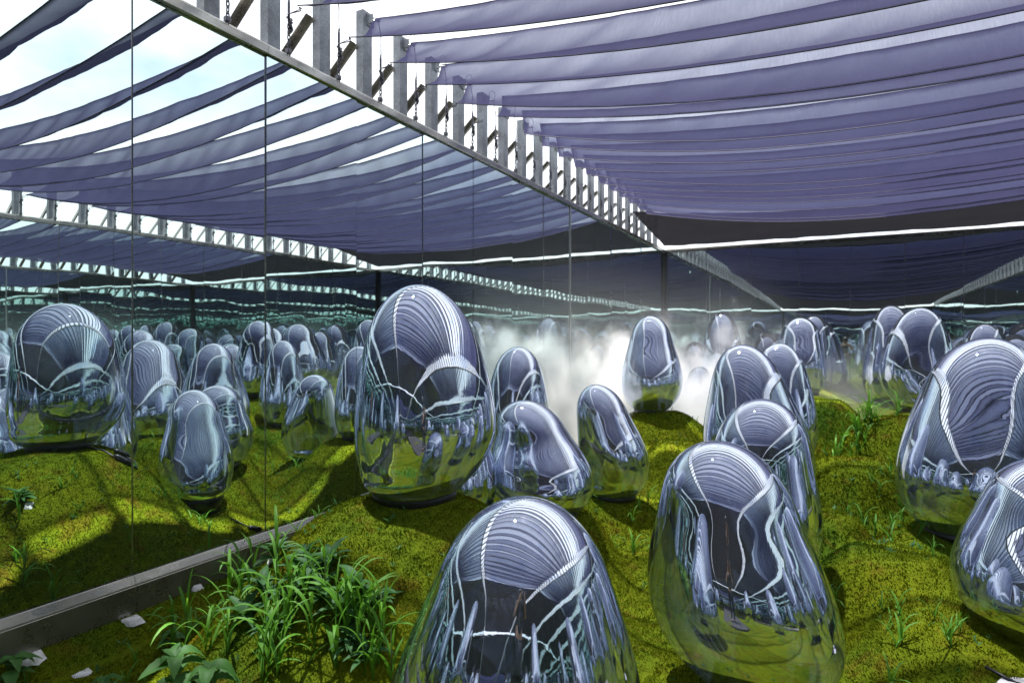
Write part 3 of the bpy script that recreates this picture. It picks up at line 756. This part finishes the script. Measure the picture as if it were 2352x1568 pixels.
def grass_plant(x, y, scale, nl, label, group, small=False, rr=random, stems=True):
    z = T(x, y); e = empty('grass_plant', (x, y, z - .01), rr.uniform(0, 6.28)); e.scale = (scale,) * 3
    tag(e, label, 'grass', group)
    hh = .26 if not small else .05
    lean = rr.uniform(.0, .25)
    if stems: MB().tube([(0, 0, 0), (lean * .05, 0, hh * .5), (lean * .16, 0, hh)], [.0045, .0035, .002], 5).build('stem', 'stem', e, True)
    for i in range(nl):
        o = put('leaf', rr.choice(BLs if small else BL), e); t = i / max(1, nl - 1)
        o.location = (lean * .1 * t, 0, hh * t * .85 if stems else 0); o.rotation_euler = (rr.uniform(-.15, .15), rr.uniform(-.2, .35), i * 2.6 + rr.uniform(-.5, .5)); o.scale = (rr.uniform(.7, 1.1) * (1 - .25 * t),) * 3
    return e
def leaf_mesh(L_, W_, mat, serr=.0, curl=.25, n=10):
    vs = []; fs = []
    for i in range(n + 1):
        t = i / n; w = W_ * .5 * (math.sin(math.pi * min(1, t ** .75)) ** .8) * (1 + serr * (1 if i % 2 else -1)) + .0005
        z = curl * L_ * (.25 * math.sin(math.pi * t) - .55 * t * t)
        vs += [(t * L_, -w, z + w * .30), (t * L_, -w * .5, z + w * .18), (t * L_, 0, z - .002), (t * L_, w * .5, z + w * .18), (t * L_, w, z + w * .30)]
    for i in range(n):
        for j in range(4): fs.append((5 * i + j, 5 * i + j + 1, 5 * i + 6 + j, 5 * i + 5 + j))
    return MB().add(vs, fs).mesh('leaf', mat, True)
LB_ = [leaf_mesh(.13, .075, 'leaf', .07, .5), leaf_mesh(.10, .06, 'leaf', .07, .7), leaf_mesh(.075, .045, 'leaf', .07, .6)]
LR_ = [leaf_mesh(.10, .036, 'rosette', 0, .5), leaf_mesh(.075, .03, 'rosette', 0, .8), leaf_mesh(.12, .034, 'rosette', 0, .4)]
def broad_plant(px, py, h_, scale, label, rr):
    x, y, z = ground_at(px, py); e = empty('broadleaf_weed', (x, y, z - .01), rr.uniform(0, 6.28)); e.scale = (scale,) * 3
    tag(e, label, 'weed'); MB().tube([(0, 0, 0), (.01, .0, h_ * .5), (.0, .01, h_)], [.005, .004, .0025], 6).build('stem', 'stem', e, True)
    lv = 4
    for k in range(lv):
        zz = h_ * (.35 + .65 * k / (lv - 1))
        for q in range(2 if k < lv - 1 else 4):
            o = put('leaf', LB_[min(2, (lv - 1 - k) // 1 if k == lv - 1 else (0 if k > 0 else 1))] if k < lv - 1 else LB_[1], e, (0, 0, zz))
            o.rotation_euler = (rr.uniform(-.15, .15), rr.uniform(-.25, .2), k * 1.57 + q * (math.pi if k < lv - 1 else 1.57) + rr.uniform(-.3, .3)); s = rr.uniform(.85, 1.25); o.scale = (s, s, s)
    return e
def rosette(px, py, n, scale, label, rr, group=None):
    x, y, z = ground_at(px, py); e = empty('rosette_weed', (x, y, z), 0); e.scale = (scale,) * 3; tag(e, label, 'weed', group)
    for i in range(n):
        o = put('leaf', rr.choice(LR_), e, (0, 0, .01 + .05 * i / n)); o.rotation_euler = (rr.uniform(-.2, .2), -rr.uniform(.2, 1.0), i * 2.4 + rr.uniform(-.3, .3)); s = rr.uniform(.8, 1.2); o.scale = (s, s, s)
    return e
def put_blade(mb, me, M4):
    mb.add([M4 @ v.co for v in me.vertices], [tuple(p.vertices) for p in me.polygons])
def loose_grass(mb, x, y, scale, nl, small=False, stems=True):
    base = Matrix.Translation((x, y, T(x, y) - .01)) @ Matrix.Rotation(rr.uniform(0, 6.28), 4, 'Z') @ Matrix.Scale(scale, 4)
    hh = .05 if small else .26
    if stems: 
        q = MB().tube([(0, 0, 0), (.01, 0, hh * .5), (.03, 0, hh)], [.0045, .0035, .002], 4)
        mb.add([base @ Vector(v) for v in q.v], q.f)
    for i in range(nl):
        t = i / max(1, nl - 1)
        m4 = base @ Matrix.Translation((.02 * t, 0, hh * t * .85 if stems else 0)) @ Matrix.Rotation(i * 2.6 + rr.uniform(-.5, .5), 4, 'Z') @ Matrix.Rotation(rr.uniform(-.2, .35), 4, 'Y') @ Matrix.Scale(rr.uniform(.7, 1.1) * (1 - .25 * t), 4)
        put_blade(mb, rr.choice(BLs if small else BL), m4)
rr = random.Random(21)
# tall grass left of the closest ovoid
GT = 'tall grass plants at the foot of the mound'
tall = []
for i in range(28):
    px = rr.uniform(470, 870); py = rr.uniform(1400, 1580) + max(0, (600 - px)) * .25
    if px < 560 and py > 1530: px += 80
    tall.append((px, py))
for px, py in ((545, 1350), (585, 1330), (520, 1420), (560, 1400), (625, 1390), (660, 1420), (705, 1360), (745, 1385), (430, 1480), (395, 1500), (880, 1490), (860, 1440), (900, 1560), (640, 1340)): tall.append((px, py))
LEADS = {(545, 1350): 'topmost tall grass plant of the clump, standing by the rosette weed', (430, 1480): 'tall grass plant just behind the toothed leaf weed',
         (395, 1500): 'leftmost tall grass plant, between the two broad leaf weeds and the stones', (880, 1490): 'tall grass plant with a blade arching over the side of the closest ovoid',
         (900, 1560): 'lowest tall grass plant against the left side of the closest ovoid', (745, 1385): 'tall grass plant growing on the lower slope of the dark mound', (640, 1340): 'tall grass plant directly under the rosette weed at the mound foot'}
gm = MB()
for px, py in tall:
    p2 = min(py, 1620); x, y, z = ground_at(px, p2)
    if (px, py) in LEADS: grass_plant(x, y, rr.uniform(.8, .95), 8, LEADS[(px, py)], GT, rr=rr)
    else: loose_grass(gm, x, y, rr.uniform(.6, .95), rr.randint(4, 7))
tag(gm.build('tall_grass', 'grass', None, True), 'dense clump of tall arching grass below the mound', 'grass', kind='stuff')
broad_plant(405, 1600, .19, .95, 'broad leaf weed with toothed pale leaves at the bottom left', rr)
broad_plant(395, 1490, .13, .75, 'smaller broad leaf weed behind the toothed leaf weed', rr)
broad_plant(480, 1640, .20, .95, 'dark broad leaf weed at the bottom frame edge beside the tall grass', rr)
broad_plant(30, 1570, .16, .8, 'small dark leafed weed in the bottom left corner', rr)
broad_plant(240, 1590, .10, .7, 'low toothed weed next to the lowest white stone', rr)
rosette(632, 1290, 20, 1.0, 'leafy rosette weed on the left foot of the mound beside the rail', rr)
rm = MB()
for px, py in ((600, 1365), (690, 1345), (735, 1390), (780, 1430), (650, 1400), (560, 1440), (840, 1530), (860, 1410), (720, 1330), (800, 1500), (620, 1470), (700, 1290), (760, 1310), (820, 1370)):
    x, y, z = ground_at(px, py); n_ = rr.randint(8, 14); sc_ = rr.uniform(.8, 1.25)
    for i in range(n_):
        m4 = Matrix.Translation((x, y, z + .01 + .05 * i / n_)) @ Matrix.Rotation(i * 2.4 + rr.uniform(-.3, .3), 4, 'Z') @ Matrix.Rotation(-rr.uniform(.1, 1.0), 4, 'Y') @ Matrix.Scale(sc_ * rr.uniform(.8, 1.2), 4)
        put_blade(rm, rr.choice(LR_), m4)
tag(rm.build('rosette_weeds', 'rosette', None, True), 'low oval leaved weeds tangled among the tall grass', 'weeds', kind='stuff')
# grass clumps further away
def clump(px, py, spread, n, label, sc):
    x0, y0, z0 = ground_at(px, py); mb = MB()
    for i in range(n): loose_grass(mb, x0 + rr.gauss(0, spread), y0 + rr.gauss(0, spread), sc * rr.uniform(.7, 1.2), rr.randint(4, 6), small=True)
    tag(mb.build('grass_clump', 'grass', None, True), label, 'grass', kind='stuff')
clump(1995, 975, .16, 22, 'bright green grass clump left of the broad far right ovoid', 2.4)
clump(2020, 1185, .3, 26, 'short grass in the green hollow left of the big right ovoid', 1.5)
clump(1430, 1170, .22, 18, 'small curling grass on sunlit moss by the pale ovoid', 1.4)
clump(1960, 1450, .35, 18, 'short grass on brown moss right of the large leaning ovoid', 1.3)
mb = MB()
for i in range(30): loose_grass(mb, rr.uniform(XL + .15, XL + 1.3), rr.uniform(1.6, 3.6), rr.uniform(.8, 1.7), rr.randint(4, 6), small=True, stems=False)
for i in range(60): loose_grass(mb, rr.uniform(XL + .2, XL + 3.4), rr.uniform(4.4, 9), rr.uniform(.8, 1.5), rr.randint(3, 5), small=True, stems=False)
tag(mb.build('grass_tufts', 'grass', None, True), 'thin scattered grass tufts on the moss along the left wall', 'grass', kind='stuff')
# countless little sprouts
m = MB()
def sprout(x, y, s):
    z = T(x, y)
    for q in range(rr.randint(2, 5)):
        t = rr.uniform(0, 6.28); el = rr.uniform(.3, 1.2); l_ = s * rr.uniform(.6, 1.2); w_ = l_ * .3
        d = Vector((math.cos(t) * math.cos(el), math.sin(t) * math.cos(el), math.sin(el))); sd = Vector((-math.sin(t), math.cos(t), 0)) * w_ * .5
        p = Vector((x, y, z + .01)); md_ = p + d * l_ * .5 + Vector((0, 0, l_ * .08)); en = p + d * l_
        m.add([p, md_ - sd, en, md_ + sd], [(0, 1, 2, 3)])
for i in range(1700):
    d = rr.uniform(2.2, 9.5); xp = rr.uniform(40, 2340); x, y = cam_xy(xp, d)
    if not (XL + .1 < x < XR - .2 and y < YB - .4): continue
    if mnoise.noise(Vector((x * 1.3, y * 1.3, 2))) < -.05: continue
    sprout(x, y, rr.uniform(.015, .05))
tag(m.build('weed_sprouts', 'rosette'), 'tiny green weed sprouts dotted over the moss', 'weeds', kind='stuff')

# ------------------------------------------------------------------ mist
def mist():
    mb = MB(); mb.box(XL + .02, 3.2, 6.2, YB - .06, -.05, 3.5)
    b = NB('mist_air'); b.t.nodes.remove(b.out); b.out = b.n('ShaderNodeOutputMaterial')
    pos = b.n('ShaderNodeNewGeometry').outputs['Position']
    sep = b.n('ShaderNodeSeparateXYZ'); b.l(pos, sep.inputs[0])
    X, Y, Z = sep.outputs
    mp_ = b.n('ShaderNodeMapping'); mp_.inputs['Scale'].default_value = (1, .8, .75); b.l(pos, mp_.inputs['Vector'])
    n = b.noise(1.25, 5, .62, mp_.outputs[0])
    def smooth(v, a, c):
        x = b.n('ShaderNodeMapRange'); x.interpolation_type = 'SMOOTHSTEP'; b.l(v, x.inputs['Value'])
        x.inputs['From Min'].default_value = a; x.inputs['From Max'].default_value = c; return x.outputs[0]
    fx_ = b.math('ADD', b.math('MULTIPLY', smooth(X, -.5, -2.2), .95), b.math('MULTIPLY', smooth(X, 3.1, 1.6), .05))
    fy_ = b.math('MULTIPLY', smooth(b.math('SUBTRACT', Y, b.math('MULTIPLY', smooth(X, -3.1, -2.0), 2.7)), 6.3, 7.8), smooth(Y, 15.2, 14.0))
    ztop = b.math('ADD', b.math('MULTIPLY', n, 5.0), -1.15)
    low = b.n('ShaderNodeMath'); low.operation = 'SUBTRACT'; b.l(ztop, low.inputs[0]); b.l(Z, low.inputs[1])
    fz = smooth(low.outputs[0], -.1, .9)
    thin = b.math('MULTIPLY', smooth(Z, 3.3, .6), .06)
    den = b.math('MULTIPLY', b.math('MULTIPLY', fx_, fy_), b.math('ADD', b.math('MULTIPLY', fz, b.math('MULTIPLY', b.math('ADD', n, -.25), 8.0)), thin))
    den = b.math('MAXIMUM', den, 0.0)
    v = b.n('ShaderNodeVolumePrincipled'); v.inputs['Color'].default_value = (.995, .995, .995, 1); v.inputs['Anisotropy'].default_value = -.05
    b.l(den, v.inputs['Density']); b.l(v.outputs[0], b.out.inputs['Volume'])
    o = mb.build('mist', b.m); tag(o, 'sunlit white mist drifting over the moss in the back left corner', 'mist', kind='stuff')
mist()

# ------------------------------------------------------------------ the photographer (seen mirrored in the ovoids)
def skin_mesh(name, mat, verts, edges, radii, root, parent, sub=2):
    me = bpy.data.meshes.new(name); me.from_pydata(verts, edges, []); o = put(name, me, parent); me.materials.append(mat)
    sk = o.modifiers.new('skin', 'SKIN'); sk.use_smooth_shade = True
    lay = me.skin_vertices[0].data if len(me.skin_vertices) else None
    if lay is None:
        return o
    for i, r in enumerate(radii): lay[i].radius = (r, r) if not isinstance(r, tuple) else r; lay[i].use_root = (i == root)
    ss = o.modifiers.new('subsurf', 'SUBSURF'); ss.levels = sub; ss.render_levels = sub
    return o
def solid(name, col, rough=.7):
    b = NB(name); oc = b.coord(); return b.done(b.pbsdf(b.mix(b.noise(20, 4, .6, oc), tuple(c * .8 for c in col), tuple(c * 1.2 for c in col)), rough))
SK, BLK, JN, HR = solid('skin', (.42, .25, .17), .5), solid('black_cotton', (.014, .014, .016)), solid('dark_denim', (.02, .022, .03)), solid('dark_hair', (.012, .009, .007), .4)
pe = empty('person', (0.10, -.36, .05), 0)
tag(pe, 'person in black holding a camera to the face, mirrored in the closest ovoid', 'person')
def add_skin_layer(o):
    return o
V = [(0, 0, .92), (0, 0, 1.10), (0, .01, 1.28), (0, .01, 1.38), (0, .01, 1.46), (0, .03, 1.56), (0, .03, 1.66),
     (-.18, 0, 1.36), (-.25, .06, 1.14), (-.10, .25, 1.44), (-.07, .28, 1.50),
     (.18, 0, 1.36), (.25, .06, 1.14), (.10, .25, 1.44), (.07, .28, 1.50),
     (-.09, 0, .86), (-.10, .02, .48), (-.10, -.02, .09), (-.10, .12, .04), (.09, 0, .86), (.10, .02, .48), (.10, -.02, .09), (.10, .12, .04)]
E = [(0, 1), (1, 2), (2, 3), (3, 4), (4, 5), (5, 6), (3, 7), (7, 8), (8, 9), (9, 10), (3, 11), (11, 12), (12, 13), (13, 14), (0, 15), (15, 16), (16, 17), (17, 18), (0, 19), (19, 20), (20, 21), (21, 22)]
RD = [.13, .12, .13, .09, .055, .085, .075, .055, .042, .030, .034, .055, .042, .030, .034, .085, .058, .04, .035, .085, .058, .04, .035]
def sub_layer(name, mat, idx, grow):
    mp_ = {i: k for k, i in enumerate(idx)}
    vs = [V[i] for i in idx]; es = [(mp_[a], mp_[b]) for a, b in E if a in mp_ and b in mp_]
    me = bpy.data.meshes.new(name); me.from_pydata(vs, es, []); o = put(name, me, pe); me.materials.append(mat)
    bpy.context.view_layer.objects.active = o
    o.modifiers.new('skin', 'SKIN')
    if not len(me.skin_vertices):
        with bpy.context.temp_override(object=o, active_object=o): bpy.ops.mesh.customdata_skin_add()
    for k, i in enumerate(idx): me.skin_vertices[0].data[k].radius = (RD[i] + grow,) * 2; me.skin_vertices[0].data[k].use_root = (k == 0)
    o.modifiers['skin'].use_smooth_shade = True
    ss = o.modifiers.new('subsurf', 'SUBSURF'); ss.levels = 1; ss.render_levels = 2
    return o
sub_layer('body', SK, list(range(23)), 0)
sub_layer('shirt', BLK, [0, 1, 2, 3, 7, 8, 11, 12], .014)
sub_layer('trousers', JN, [0, 15, 16, 17, 19, 20, 21], .012)
hm = MB(); hm.lathe([(.06, -.10), (.10, -.06), (.112, .0), (.10, .06), (.06, .10), (.01, .115)], 16)
hm.build('hair', HR, pe, True, (0, .0, 1.64))
for sx in (-1, 1):
    MB().box(-.045, .045, -.09, .17, 0, .075, .02).build('shoe', BLK, pe, loc=(.10 * sx, -.01, .0))
    for k in range(4):
        MB().tube([(0, 0, 0), (.0, .035, .012), (-.02 * sx, .055, .01), (-.035 * sx, .05, .004)], [.010, .009, .0085, .007], 6).build('finger', SK, pe, True, (.075 * sx, .29, 1.475 + .019 * k))
ce = empty('photo_camera', (0.10, -.36 + .17, 1.585)); tag(ce, 'black camera held up to the face of the person in black', 'camera')
MB().box(-.065, .065, -.03, .03, -.045, .045, .01).build('body', 'black', ce)
MB().box(-.025, .025, -.028, .028, .0455, .07, .008).build('viewfinder', 'black', ce)
